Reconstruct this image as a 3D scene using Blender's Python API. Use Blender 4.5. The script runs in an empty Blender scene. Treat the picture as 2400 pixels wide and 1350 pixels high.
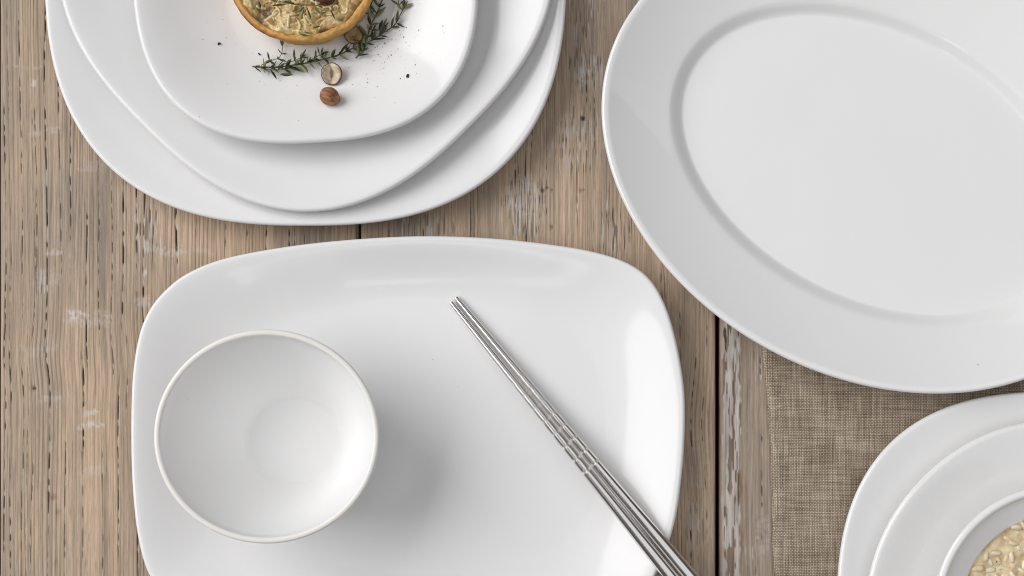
import bpy, bmesh, math, random
import numpy as np
from mathutils import Vector, Matrix, noise
from mathutils.bvhtree import BVHTree

S = bpy.context.scene
COL = S.collection
PI = math.pi
random.seed(7)

# ------------------------------------------------------------------ camera
D = 0.75                      # camera height above the table (m)
NX, NY = 1350.0, 1080.0       # where the point straight below the camera falls (photo pixels)
PX = 0.00025                  # metres per photo pixel on the table
cam = bpy.data.cameras.new('camera')
cam.sensor_width = 36.0
cam.lens = 36.0 * D / (2400 * PX)
cam.shift_x = -(NX - 1200) / 2400.0
cam.shift_y = (NY - 675) / 2400.0
cam.clip_start = 0.02
cam.clip_end = 50.0
co = bpy.data.objects.new('camera', cam)
co.location = (0, 0, D)
COL.objects.link(co)
S.camera = co

# ------------------------------------------------------------------ world and lamps
wd = bpy.data.worlds.new('World')
S.world = wd
wd.use_nodes = True
bg = wd.node_tree.nodes['Background']
bg.inputs[0].default_value = (0.99, 0.985, 1.0, 1)
bg.inputs[1].default_value = 0.09


def area(name, loc, target, sx, sy, power, colour=(1, 1, 1)):
    l = bpy.data.lights.new(name, 'AREA')
    l.shape = 'RECTANGLE'
    l.size, l.size_y = sx, sy
    l.energy = power
    l.color = colour
    o = bpy.data.objects.new(name, l)
    o.location = loc
    o.rotation_euler = (Vector(target) - Vector(loc)).to_track_quat('-Z', 'Y').to_euler()
    COL.objects.link(o)
    return o


area('window_light', (-2.40, 0.85, 2.10), (0, 0.0, 0), 3.0, 2.5, 113.0, (1.0, 0.988, 0.99))
area('overhead_fill', (0.62, -0.30, 1.30), (0.58, -0.28, 0), 2.5, 2.0, 11.2, (1.0, 0.99, 0.998))  # added fill: lifts the right side and brightens reflections in steel and glaze
area('added_highlight_lamp', (-0.27, -0.88, 1.30), (-0.09, 0.10, 0), 0.09, 0.15, 0.12, (1.0, 0.998, 0.995))  # extra lamp added only for the highlight on the rectangular plate's top slope

S.view_settings.view_transform = 'Standard'
S.view_settings.look = 'None'
S.view_settings.exposure = 0.0
S.view_settings.gamma = 1.0
S.render.engine = 'CYCLES'
S.cycles.filter_width = 1.0


# ------------------------------------------------------------------ helpers
def at(px, py, z=0.0):
    s = (D - z) / D * PX
    return Vector(((px - NX) * s, -(py - NY) * s, z))


def sc(px, z=0.0):
    return px * (D - z) / D * PX


def tag(o, label=None, cat=None, group=None, kind=None):
    if label: o['label'] = label
    if cat: o['category'] = cat
    if group: o['group'] = group
    if kind: o['kind'] = kind
    return o


def link(name, data, parent=None):
    o = bpy.data.objects.new(name, data)
    COL.objects.link(o)
    if parent: o.parent = parent
    return o


def mesh(name, verts, faces, mat, smooth=True, recalc=True):
    me = bpy.data.meshes.new(name)
    me.from_pydata([tuple(v) for v in verts], [], faces)
    if recalc:
        bm = bmesh.new(); bm.from_mesh(me)
        bmesh.ops.recalc_face_normals(bm, faces=bm.faces)
        bm.to_mesh(me); bm.free()
    if smooth:
        me.polygons.foreach_set('use_smooth', [True] * len(me.polygons))
    if mat: me.materials.append(mat)
    return me


def loft(rings, cap0=True, cap1=True):
    """rings: list of equal-length lists of 3-D points -> verts, faces"""
    n = len(rings[0]); V = []; F = []
    for r in rings: V += [tuple(p) for p in r]
    for i in range(len(rings) - 1):
        a, b = i * n, (i + 1) * n
        for j in range(n):
            k = (j + 1) % n
            F.append((a + j, a + k, b + k, b + j))
    if cap0:
        c = np.mean(np.array(rings[0]), axis=0); V.append(tuple(c)); ci = len(V) - 1
        for j in range(n): F.append((ci, (j + 1) % n, j))
    if cap1:
        c = np.mean(np.array(rings[-1]), axis=0); V.append(tuple(c)); ci = len(V) - 1
        a = (len(rings) - 1) * n
        for j in range(n): F.append((ci, a + j, a + (j + 1) % n))
    return V, F


def tube(path, radii, n=8):
    rings = []
    up = Vector((0, 0, 1))
    for i, p in enumerate(path):
        p = Vector(p)
        a = Vector(path[max(0, i - 1)]); b = Vector(path[min(len(path) - 1, i + 1)])
        t = (b - a).normalized()
        s = t.cross(up)
        if s.length < 1e-4: s = Vector((1, 0, 0))
        s.normalize(); u = s.cross(t)
        rings.append([p + (s * math.cos(2 * PI * j / n) + u * math.sin(2 * PI * j / n)) * radii[i] for j in range(n)])
    return loft(rings)


def catmull(pts, n):
    P = np.array(pts, float); m = len(P); out = []
    for i in range(n):
        t = i * m / n; k = int(t); f = t - k
        p0, p1, p2, p3 = P[(k - 1) % m], P[k % m], P[(k + 1) % m], P[(k + 2) % m]
        out.append(0.5 * ((2 * p1) + (-p0 + p2) * f + (2 * p0 - 5 * p1 + 4 * p2 - p3) * f * f + (-p0 + 3 * p1 - 3 * p2 + p3) * f ** 3))
    return np.array(out)


# value noise in numpy
_T = {}


def vnoise(x, y, seed=0):
    if seed not in _T: _T[seed] = np.random.RandomState(seed + 11).rand(512, 512)
    T = _T[seed]
    x = np.asarray(x, float); y = np.asarray(y, float)
    xi = np.floor(x).astype(int); yi = np.floor(y).astype(int)
    fx = x - xi; fy = y - yi
    fx = fx * fx * (3 - 2 * fx); fy = fy * fy * (3 - 2 * fy)
    a = T[xi % 512, yi % 512]; b = T[(xi + 1) % 512, yi % 512]
    c = T[xi % 512, (yi + 1) % 512]; d = T[(xi + 1) % 512, (yi + 1) % 512]
    return (a * (1 - fx) + b * fx) * (1 - fy) + (c * (1 - fx) + d * fx) * fy


def sstep(a, b, x):
    t = np.clip((x - a) / (b - a), 0, 1)
    return t * t * (3 - 2 * t)


# ------------------------------------------------------------------ materials
def new_mat(name):
    m = bpy.data.materials.new(name)
    m.use_nodes = True
    nt = m.node_tree
    return m, nt, nt.nodes['Principled BSDF']


def N(nt, t, **kw):
    n = nt.nodes.new(t)
    for k, v in kw.items():
        if k in n.inputs: n.inputs[k].default_value = v
        else: setattr(n, k, v)
    return n


def ramp(nt, stops):
    r = nt.nodes.new('ShaderNodeValToRGB')
    e = r.color_ramp.elements
    while len(e) < len(stops): e.new(0.5)
    for i, (p, c) in enumerate(stops):
        e[i].position = p
        e[i].color = (*c, 1)
    return r


def porcelain(name, col, rough, spec=0.5, bump=0.0):
    m, nt, b = new_mat(name)
    b.inputs['Base Color'].default_value = (*col, 1)
    b.inputs['Roughness'].default_value = rough
    b.inputs['IOR'].default_value = 1.52
    b.inputs['Specular IOR Level'].default_value = spec
    tc = N(nt, 'ShaderNodeTexCoord')
    n1 = N(nt, 'ShaderNodeTexNoise', Scale=26.0, Detail=2.0)
    nt.links.new(tc.outputs['Object'], n1.inputs['Vector'])
    # faint tonal drift in the glaze and a few pin-prick iron specks
    rp = ramp(nt, [(0.3, tuple(c * 0.985 for c in col)), (0.7, col)])
    nt.links.new(n1.outputs['Fac'], rp.inputs['Fac'])
    vo = N(nt, 'ShaderNodeTexVoronoi', Scale=38.0)
    nt.links.new(tc.outputs['Object'], vo.inputs['Vector'])
    sp = ramp(nt, [(0.0, (0.35, 0.33, 0.30)), (0.012, (0.55, 0.53, 0.5)), (0.02, (1, 1, 1))])
    nt.links.new(vo.outputs['Distance'], sp.inputs['Fac'])
    mx = N(nt, 'ShaderNodeMix', data_type='RGBA', blend_type='MULTIPLY')
    mx.inputs[0].default_value = 1.0
    nt.links.new(rp.outputs[0], mx.inputs[6]); nt.links.new(sp.outputs[0], mx.inputs[7])
    nt.links.new(mx.outputs[2], b.inputs['Base Color'])
    n2 = N(nt, 'ShaderNodeTexNoise', Scale=38.0, Detail=1.0)
    nt.links.new(tc.outputs['Object'], n2.inputs['Vector'])
    bp = N(nt, 'ShaderNodeBump', Strength=0.09 + bump, Distance=0.0006)
    nt.links.new(n2.outputs['Fac'], bp.inputs['Height'])
    nt.links.new(bp.outputs[0], b.inputs['Normal'])
    return m


def noisy(name, stops, scale, rough=0.6, detail=6.0, bump=0.3, bdist=0.001, bscale=None, stretch=(1, 1, 1), sss=0.0, spec=0.5, distort=0.0):
    m, nt, b = new_mat(name)
    tc = N(nt, 'ShaderNodeTexCoord')
    mp = N(nt, 'ShaderNodeMapping'); mp.inputs['Scale'].default_value = stretch
    nt.links.new(tc.outputs['Object'], mp.inputs['Vector'])
    n1 = N(nt, 'ShaderNodeTexNoise', Scale=scale, Detail=detail, Distortion=distort)
    nt.links.new(mp.outputs[0], n1.inputs['Vector'])
    rp = ramp(nt, stops)
    nt.links.new(n1.outputs['Fac'], rp.inputs['Fac'])
    nt.links.new(rp.outputs[0], b.inputs['Base Color'])
    b.inputs['Roughness'].default_value = rough
    b.inputs['Specular IOR Level'].default_value = spec
    if sss:
        b.inputs['Subsurface Weight'].default_value = sss
        b.inputs['Subsurface Scale'].default_value = 0.002
    n2 = N(nt, 'ShaderNodeTexNoise', Scale=bscale or scale * 2, Detail=5.0)
    nt.links.new(mp.outputs[0], n2.inputs['Vector'])
    bp = N(nt, 'ShaderNodeBump', Strength=bump, Distance=bdist)
    nt.links.new(n2.outputs['Fac'], bp.inputs['Height'])
    nt.links.new(bp.outputs[0], b.inputs['Normal'])
    return m


M_PORC = porcelain('glazed_porcelain', (0.81, 0.81, 0.807), 0.10, 0.30)
M_PORC2 = porcelain('glazed_porcelain_warm', (0.82, 0.82, 0.815), 0.05, 0.55)
M_RIM = porcelain('cream_rim', (0.83, 0.81, 0.765), 0.3, 0.4)
M_BOWL = porcelain('satin_porcelain', (0.82, 0.82, 0.815), 0.45, 0.12)
_b = M_BOWL.node_tree.nodes['Principled BSDF']
_b.inputs['Subsurface Weight'].default_value = 0.5
_b.inputs['Subsurface Radius'].default_value = (1, 1, 1)
_b.inputs['Subsurface Scale'].default_value = 0.008

# wood: colour comes from the plank's own grain data, plus fine fibre
M_WOOD, nt, b = new_mat('weathered_wood')
va = N(nt, 'ShaderNodeVertexColor', layer_name='grain')
tc = N(nt, 'ShaderNodeTexCoord')
mp = N(nt, 'ShaderNodeMapping'); mp.inputs['Scale'].default_value = (1.0, 0.05, 1.0)
nt.links.new(tc.outputs['Object'], mp.inputs['Vector'])
n1 = N(nt, 'ShaderNodeTexNoise', Scale=1100.0, Detail=5.0, Roughness=0.7)
nt.links.new(mp.outputs[0], n1.inputs['Vector'])
rp = ramp(nt, [(0.25, (0.55, 0.55, 0.56)), (0.5, (1, 1, 1)), (0.75, (1.25, 1.24, 1.22))])
nt.links.new(n1.outputs['Fac'], rp.inputs['Fac'])
mx = N(nt, 'ShaderNodeMix', data_type='RGBA', blend_type='MULTIPLY'); mx.inputs[0].default_value = 0.85
nt.links.new(va.outputs['Color'], mx.inputs[6]); nt.links.new(rp.outputs[0], mx.inputs[7])
nt.links.new(mx.outputs[2], b.inputs['Base Color'])
b.inputs['Roughness'].default_value = 0.78
b.inputs['Specular IOR Level'].default_value = 0.25
bp = N(nt, 'ShaderNodeBump', Strength=0.45, Distance=0.0004)
nt.links.new(n1.outputs['Fac'], bp.inputs['Height']); nt.links.new(bp.outputs[0], b.inputs['Normal'])

M_UNDER = noisy('dark_gap_backing', [(0.3, (0.02, 0.017, 0.014)), (0.7, (0.035, 0.03, 0.025))], 60, 0.9)  # near-black, for the board added behind the plank gaps

# steel
M_STEEL, nt, b = new_mat('brushed_steel')
b.inputs['Metallic'].default_value = 1.0
b.inputs['Base Color'].default_value = (0.80, 0.78, 0.755, 1)
b.inputs['Roughness'].default_value = 0.15
tc = N(nt, 'ShaderNodeTexCoord'); mp = N(nt, 'ShaderNodeMapping'); mp.inputs['Scale'].default_value = (1, 1, 0.02)
nt.links.new(tc.outputs['Object'], mp.inputs['Vector'])
n1 = N(nt, 'ShaderNodeTexNoise', Scale=2500.0, Detail=3.0)
nt.links.new(mp.outputs[0], n1.inputs['Vector'])
rp = ramp(nt, [(0.3, (0.13,) * 3), (0.7, (0.20,) * 3)])
nt.links.new(n1.outputs['Fac'], rp.inputs['Fac']); nt.links.new(rp.outputs[0], b.inputs['Roughness'])

# linen
M_LINEN, nt, b = new_mat('natural_linen')
tc = N(nt, 'ShaderNodeTexCoord')
sep = N(nt, 'ShaderNodeSeparateXYZ')
wob = N(nt, 'ShaderNodeTexNoise', Scale=170.0, Detail=2.0)
nt.links.new(tc.outputs['Object'], wob.inputs['Vector'])
wv = N(nt, 'ShaderNodeVectorMath', operation='SCALE'); wv.inputs[3].default_value = 0.0008
nt.links.new(wob.outputs['Color'], wv.inputs[0])
ad = N(nt, 'ShaderNodeVectorMath', operation='ADD')
nt.links.new(tc.outputs['Object'], ad.inputs[0]); nt.links.new(wv.outputs[0], ad.inputs[1])
nt.links.new(ad.outputs[0], sep.inputs[0])


def math_n(op, a, bb=None):
    n = nt.nodes.new('ShaderNodeMath'); n.operation = op
    for i, v in enumerate((a, bb)):
        if v is None: continue
        if isinstance(v, (int, float)): n.inputs[i].default_value = v
        else: nt.links.new(v, n.inputs[i])
    return n.outputs[0]


K = 2 * PI / 0.0019           # two threads per period
sx = math_n('SINE', math_n('MULTIPLY', sep.outputs[0], K))
sy = math_n('SINE', math_n('MULTIPLY', sep.outputs[1], K))
weave = math_n('MULTIPLY', sx, sy)
fx = math_n('ABSOLUTE', math_n('SINE', math_n('MULTIPLY', sep.outputs[0], K)))
fy = math_n('ABSOLUTE', math_n('SINE', math_n('MULTIPLY', sep.outputs[1], K)))
gap = math_n('MULTIPLY', fx, fy)
slx = N(nt, 'ShaderNodeTexNoise', Scale=900.0, Detail=3.0)
m1 = N(nt, 'ShaderNodeMapping'); m1.inputs['Scale'].default_value = (1, 0.06, 1)
nt.links.new(tc.outputs['Object'], m1.inputs['Vector']); nt.links.new(m1.outputs[0], slx.inputs['Vector'])
sly = N(nt, 'ShaderNodeTexNoise', Scale=900.0, Detail=3.0)
m2 = N(nt, 'ShaderNodeMapping'); m2.inputs['Scale'].default_value = (0.06, 1, 1)
nt.links.new(tc.outputs['Object'], m2.inputs['Vector']); nt.links.new(m2.outputs[0], sly.inputs['Vector'])
big = N(nt, 'ShaderNodeTexNoise', Scale=45.0, Detail=3.0)
nt.links.new(tc.outputs['Object'], big.inputs['Vector'])
t = math_n('ADD', math_n('MULTIPLY', weave, 0.07), math_n('MULTIPLY', gap, 0.25))
t = math_n('ADD', t, math_n('MULTIPLY', slx.outputs['Fac'], 0.34))
t = math_n('ADD', t, math_n('MULTIPLY', sly.outputs['Fac'], 0.31))
t = math_n('ADD', t, math_n('MULTIPLY', big.outputs['Fac'], 0.16))
rp = ramp(nt, [(0.25, (0.05, 0.037, 0.027)), (0.43, (0.21, 0.164, 0.121)), (0.57, (0.39, 0.315, 0.238)), (0.76, (0.68, 0.59, 0.48))])
nt.links.new(t, rp.inputs['Fac']); nt.links.new(rp.outputs[0], b.inputs['Base Color'])
b.inputs['Roughness'].default_value = 0.95
b.inputs['Specular IOR Level'].default_value = 0.1
bp = N(nt, 'ShaderNodeBump', Strength=0.8, Distance=0.0004)
nt.links.new(t, bp.inputs['Height']); nt.links.new(bp.outputs[0], b.inputs['Normal'])

M_CRUST, nt, b = new_mat('baked_crust')
va = N(nt, 'ShaderNodeVertexColor', layer_name='bake')
tc = N(nt, 'ShaderNodeTexCoord')
n1 = N(nt, 'ShaderNodeTexNoise', Scale=420.0, Detail=6.0, Roughness=0.65)
nt.links.new(tc.outputs['Object'], n1.inputs['Vector'])
rp = ramp(nt, [(0.3, (0.72, 0.66, 0.55)), (0.5, (1, 1, 1)), (0.7, (1.15, 1.15, 1.12))])
nt.links.new(n1.outputs['Fac'], rp.inputs['Fac'])
mx = N(nt, 'ShaderNodeMix', data_type='RGBA', blend_type='MULTIPLY'); mx.inputs[0].default_value = 1.0
nt.links.new(va.outputs['Color'], mx.inputs[6]); nt.links.new(rp.outputs[0], mx.inputs[7])
nt.links.new(mx.outputs[2], b.inputs['Base Color'])
b.inputs['Roughness'].default_value = 0.6
bp = N(nt, 'ShaderNodeBump', Strength=0.5, Distance=0.0008)
nt.links.new(n1.outputs['Fac'], bp.inputs['Height']); nt.links.new(bp.outputs[0], b.inputs['Normal'])
M_LEAFS = [noisy('thyme_leaf_dark', [(0.3, (0.022, 0.036, 0.014)), (0.7, (0.06, 0.085, 0.03))], 900, 0.5, bump=0.2, bdist=0.0003),
           noisy('thyme_leaf_mid', [(0.3, (0.05, 0.075, 0.025)), (0.7, (0.12, 0.15, 0.05))], 900, 0.5, bump=0.2, bdist=0.0003),
           noisy('thyme_leaf_pale', [(0.3, (0.14, 0.16, 0.06)), (0.7, (0.26, 0.27, 0.11))], 900, 0.55, bump=0.2, bdist=0.0003)]
M_STEM = noisy('thyme_stem', [(0.3, (0.07, 0.05, 0.025)), (0.7, (0.17, 0.14, 0.065))], 500, 0.6)
M_PEPPER = noisy('black_pepper', [(0.3, (0.012, 0.009, 0.006)), (0.7, (0.07, 0.045, 0.025))], 1500, 0.7)
M_SKIN = noisy('hazelnut_skin', [(0.32, (0.09, 0.032, 0.012)), (0.52, (0.30, 0.12, 0.045)), (0.72, (0.52, 0.28, 0.14))], 420, 0.5, 4, 0.6, 0.0005, stretch=(1, 1, 0.16), distort=0.3)
M_SKIND = noisy('hazelnut_skin_dark', [(0.3, (0.04, 0.015, 0.007)), (0.7, (0.16, 0.06, 0.025))], 420, 0.5, 4, 0.6, 0.0005, stretch=(1, 1, 0.2))
M_KERN = noisy('hazelnut_kernel', [(0.38, (0.30, 0.215, 0.145)), (0.5, (0.56, 0.44, 0.31)), (0.62, (0.76, 0.65, 0.49))], 120, 0.6, 4, 0.3, 0.0004, sss=0.1)
M_KERND = noisy('hazelnut_kernel_brown', [(0.34, (0.20, 0.12, 0.06)), (0.5, (0.36, 0.25, 0.14)), (0.66, (0.46, 0.34, 0.21))], 230, 0.6, 4, 0.3, 0.0004)
M_FLAKE = noisy('torn_nut_skin', [(0.3, (0.17, 0.11, 0.07)), (0.55, (0.33, 0.25, 0.18)), (0.75, (0.46, 0.37, 0.28))], 420, 0.7, 5, 0.6, 0.0005)
M_SHRED = noisy('melted_cheese_shreds', [(0.32, (0.46, 0.25, 0.06)), (0.45, (0.66, 0.50, 0.24)), (0.65, (0.76, 0.64, 0.40))], 160, 0.35, 4, 0.3, 0.0005, sss=0.1)
M_BROTH = noisy('risotto_broth', [(0.35, (0.58, 0.43, 0.22)), (0.55, (0.72, 0.58, 0.36)), (0.7, (0.80, 0.70, 0.50))], 190, 0.09, 4, 0.35, 0.0012, 300, sss=0.15)
M_RICE = noisy('rice', [(0.3, (0.66, 0.54, 0.34)), (0.55, (0.76, 0.67, 0.49)), (0.75, (0.82, 0.76, 0.62))], 200, 0.2, 3, 0.15, 0.0004, sss=0.25)

# cheese filling: colours from its own height/brown-spot data
M_FILL, nt, b = new_mat('melted_cheese_filling')
va = N(nt, 'ShaderNodeVertexColor', layer_name='cheese')
tc = N(nt, 'ShaderNodeTexCoord')
n1 = N(nt, 'ShaderNodeTexNoise', Scale=700.0, Detail=5.0)
nt.links.new(tc.outputs['Object'], n1.inputs['Vector'])
rp = ramp(nt, [(0.3, (0.8, 0.78, 0.74)), (0.6, (1.05, 1.05, 1.05))])
nt.links.new(n1.outputs['Fac'], rp.inputs['Fac'])
mx = N(nt, 'ShaderNodeMix', data_type='RGBA', blend_type='MULTIPLY'); mx.inputs[0].default_value = 1.0
nt.links.new(va.outputs['Color'], mx.inputs[6]); nt.links.new(rp.outputs[0], mx.inputs[7])
nt.links.new(mx.outputs[2], b.inputs['Base Color'])
b.inputs['Roughness'].default_value = 0.38
b.inputs['Subsurface Weight'].default_value = 0.1
b.inputs['Subsurface Scale'].default_value = 0.002
bp = N(nt, 'ShaderNodeBump', Strength=0.4, Distance=0.0006)
nt.links.new(n1.outputs['Fac'], bp.inputs['Height']); nt.links.new(bp.outputs[0], b.inputs['Normal'])


# ------------------------------------------------------------------ the table: planks with real grain relief
table = link('tabletop', None)
tag(table, 'weathered brown wooden tabletop of wide vertical planks', 'table', kind='structure')

TAN = np.array((0.515, 0.385, 0.275)); GREY = np.array((0.345, 0.280, 0.220)); DARK = np.array((0.055, 0.046, 0.039))
LINE = np.array((0.185, 0.152, 0.125)); CREAM = np.array((0.52, 0.46, 0.36)); WHITE = np.array((0.60, 0.57, 0.53)); RUST = np.array((0.22, 0.10, 0.045))


def plank(x0, x1, seed, cracks, smears, swirls, flecks=(), paint=None, y0=-520, y1=1760, dx=1.15, dy=5.0, ringp=9.5, warm=0.5, dents=()):
    nx = int((x1 - x0) / dx) + 1
    ys = np.concatenate([np.arange(y0, -40, 24.0), np.arange(-40, 1400, dy), np.arange(1400, y1 + 1, 24.0)]); ny = len(ys)   # finest where it is seen from near
    xs = np.linspace(x0, x1, nx)
    X, Y = np.meshgrid(xs, ys)
    U = X + 20 * (vnoise(X / 330, Y / 700, seed) - 0.5) + 4 * (vnoise(X / 90, Y / 240, seed + 1) - 0.5)
    for (cx, cy, rx, ry, amp) in swirls:
        g = np.exp(-((X - cx) / rx) ** 2 - ((Y - cy) / ry) ** 2)
        U = U + amp * g
    ph = U / ringp + 3.6 * vnoise(U / 44, Y / 900, seed + 2)
    rg = 0.5 + 0.5 * np.sin(2 * PI * ph)
    strength = np.clip(-0.05 + 1.15 * vnoise(U / 27, Y / 330, seed + 3), 0, 1)
    line = sstep(0.70, 1.0, rg) * strength
    fine = 0.5 * vnoise(U / 1.9, Y / 120, seed + 4) + 0.5 * vnoise(U / 4.3, Y / 260, seed + 30)
    mid = vnoise(U / 22, Y / 420, seed + 5)
    low = vnoise(U / 120, Y / 500, seed + 6)
    blot = vnoise(X / 60, Y / 90, seed + 7) * 0.5 + vnoise(X / 170, Y / 240, seed + 17) * 0.5
    k = np.clip(warm + 0.95 * (low - 0.5) + 0.6 * (mid - 0.5) + 0.75 * (blot - 0.5), 0, 1)
    C = GREY + (TAN - GREY) * k[..., None]
    C = C * (0.68 + 0.64 * fine[..., None])
    C = C + (LINE - C) * (0.72 * line[..., None])
    Z = -0.00016 * line - 0.00008 * fine
    Z = Z + 0.0003 * (low - 0.5)
    # short dark pores
    pore = 0.35 * sstep(0.88, 0.95, vnoise(U / 1.9, Y / 60, seed + 8)) * sstep(0.45, 0.7, vnoise(X / 120, Y / 160, seed + 9))
    C = C + (DARK - C) * (0.8 * pore[..., None]); Z = Z - 0.0003 * pore
    # clustered pale filler / dark tear-out streaks
    for (cx, cy, rx, ry, amt) in flecks:
        g = np.exp(-((X - cx) / rx) ** 2 - ((Y - cy) / ry) ** 2) * amt
        n = vnoise(U / 2.6, Y / 34, seed + 10)
        w = sstep(0.66, 0.74, n * (0.55 + 0.6 * g)) * np.minimum(1, g * 1.6)
        dk = sstep(0.70, 0.76, vnoise(U / 2.4, Y / 36, seed + 12) * (0.6 + 0.55 * g)) * np.minimum(1, g * 1.6)
        C = C + (LINE * 0.8 - C) * (0.7 * dk[..., None]); Z = Z - 0.0004 * dk
        C = C + (WHITE * 0.88 - C) * (0.75 * w[..., None])
    # cracks
    for i, (cx, ya, yb, w, s) in enumerate(cracks):
        wx = cx + 7 * (vnoise(np.full_like(Y, i * 3.7), Y / 210, seed + 13) - 0.5) + 1.6 * (vnoise(np.full_like(Y, i * 5.1), Y / 40, seed + 14) - 0.5)
        d = np.abs(U - wx)
        on = sstep(ya - 30, ya + 30, Y) * (1 - sstep(yb - 30, yb + 30, Y))
        on = on * np.clip(0.30 + 1.1 * sstep(0.25, 0.60, vnoise(np.full_like(Y, i * 2.3), Y / 110, seed + 15)), 0, 1) * s
        ww = w * 0.52 * (0.7 + 0.6 * vnoise(np.full_like(Y, i * 9.1), Y / 40, seed + 18))
        c = np.exp(-(d / ww) ** 2) * on
        fill = sstep(0.36, 0.62, vnoise(np.full_like(Y, i * 4.9) + U / 5, Y / 13, seed + 16))
        cc = DARK[None, None] + (CREAM - DARK) * (fill * 0.85)[..., None]
        c2 = np.clip(c * 1.25, 0, 1)
        C = C + (cc - C) * c2[..., None]
        Z = Z - 0.0010 * c2 * (1 - 0.7 * fill)
    # chalky smears across the grain
    for (cx, cy, rx, ry, a) in smears:
        g = np.exp(-(np.abs((X - cx) / rx)) ** 3 - (np.abs((Y - cy + 4 * np.sin(X / 17)) / ry)) ** 3)
        n = vnoise(U / 5.5, Y / 5, seed + 19) * 0.6 + vnoise(X / 26, Y / 7, seed + 20) * 0.6
        w = sstep(0.42, 0.70, n * (0.35 + 0.85 * g)) * np.minimum(1, g * 1.5) * a * (1 - 0.6 * line)
        C = C + (WHITE - C) * w[..., None]
    for (cx, cy, r, a, colr) in dents:
        g = np.exp(-(((X - cx) ** 2 + (Y - cy) ** 2) / r ** 2) ** 2) * a
        C = C + (np.array(colr) - C) * g[..., None]
        Z = Z - 0.0008 * g
    # flaking paint band
    if paint:
        pa, pb = paint
        e = 10 * (vnoise(Y / 37, Y * 0 + 3.3, seed + 21) - 0.5) + 5 * (vnoise(Y / 13, Y * 0 + 8.3, seed + 22) - 0.5)
        band = sstep(pa - 3, pa + 3, X + e) * (1 - sstep(pb - 3, pb + 3, X + e))
        n = vnoise(X / 8, Y / 110, seed + 23) * 0.55 + vnoise(X / 3, Y / 26, seed + 24) * 0.45
        has = band * sstep(0.36, 0.42, n)
        bare = band * (1 - sstep(0.36, 0.42, n))
        edge = np.exp(-((X + e - pb) / 4.0) ** 2) * sstep(0.35, 0.6, vnoise(Y / 60, Y * 0 + 1.7, seed + 25))
        pc = WHITE[None, None] * (0.72 + 0.35 * vnoise(X / 6, Y / 40, seed + 26))[..., None]
        C = C + (pc - C) * (0.82 * has)[..., None]
        C = C + (np.array((0.19, 0.13, 0.09)) - C) * (0.7 * bare)[..., None]
        C = C + (RUST - C) * (0.75 * edge)[..., None]
        Z = Z + 0.0003 * has - 0.0005 * bare - 0.0004 * edge
    # worn rounded arrises
    ed = np.minimum(X - x0, x1 - X)
    Z = Z - 0.0016 * np.exp(-(ed / 3.2) ** 1.5)
    C = np.clip(C, 0.005, 0.8)
    # closed body: an extra column each side at the underside
    WX = (X - NX) * PX; WY = -(Y - NY) * PX
    th = -0.028
    def ext(A, l, r): return np.concatenate([l[:, None], A, r[:, None]], axis=1)
    WXe = ext(WX, WX[:, 0], WX[:, -1]); WYe = ext(WY, WY[:, 0], WY[:, -1])
    Ze = ext(Z, np.full(ny, th), np.full(ny, th))
    Ce = np.concatenate([C[:, :1] * 0 + GREY * 0.5, C, C[:, -1:] * 0 + GREY * 0.5], axis=1)
    m = nx + 2
    V = np.stack([WXe, WYe, Ze], -1).reshape(-1, 3)
    idx = np.arange(ny * m).reshape(ny, m)
    nxt = np.roll(idx, -1, axis=1)
    quads = np.stack([idx[:-1], idx[1:], nxt[1:], nxt[:-1]], -1).reshape(-1, 4)
    me = bpy.data.meshes.new('plank')
    nf = len(quads)
    me.vertices.add(len(V)); me.vertices.foreach_set('co', V.astype(np.float32).ravel())
    me.loops.add(nf * 4 + 2 * m)
    caps = np.concatenate([idx[0], idx[-1][::-1]])
    me.loops.foreach_set('vertex_index', np.concatenate([quads.ravel(), caps]).astype(np.int32))
    me.polygons.add(nf + 2)
    me.polygons.foreach_set('loop_start', np.concatenate([np.arange(nf) * 4, [nf * 4, nf * 4 + m]]).astype(np.int32))
    sm = np.ones(nf + 2, bool); sm[-2:] = False
    me.polygons.foreach_set('use_smooth', sm)
    me.update(calc_edges=True)
    ca = me.color_attributes.new('grain', 'FLOAT_COLOR', 'POINT')
    ca.data.foreach_set('color', np.concatenate([Ce.reshape(-1, 3), np.ones((ny * m, 1))], 1).astype(np.float32).ravel())
    me.materials.append(M_WOOD)
    return link('plank', me, table)


def rcracks(x0, x1, n, seed, w=(0.9, 1.5), s=(0.3, 0.75)):
    r = random.Random(seed); out = []
    for i in range(n):
        a = r.uniform(-500, 1300)
        out.append((r.uniform(x0 + 8, x1 - 8), a, a + r.uniform(200, 1200), r.uniform(*w), r.uniform(*s)))
    return out


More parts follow.
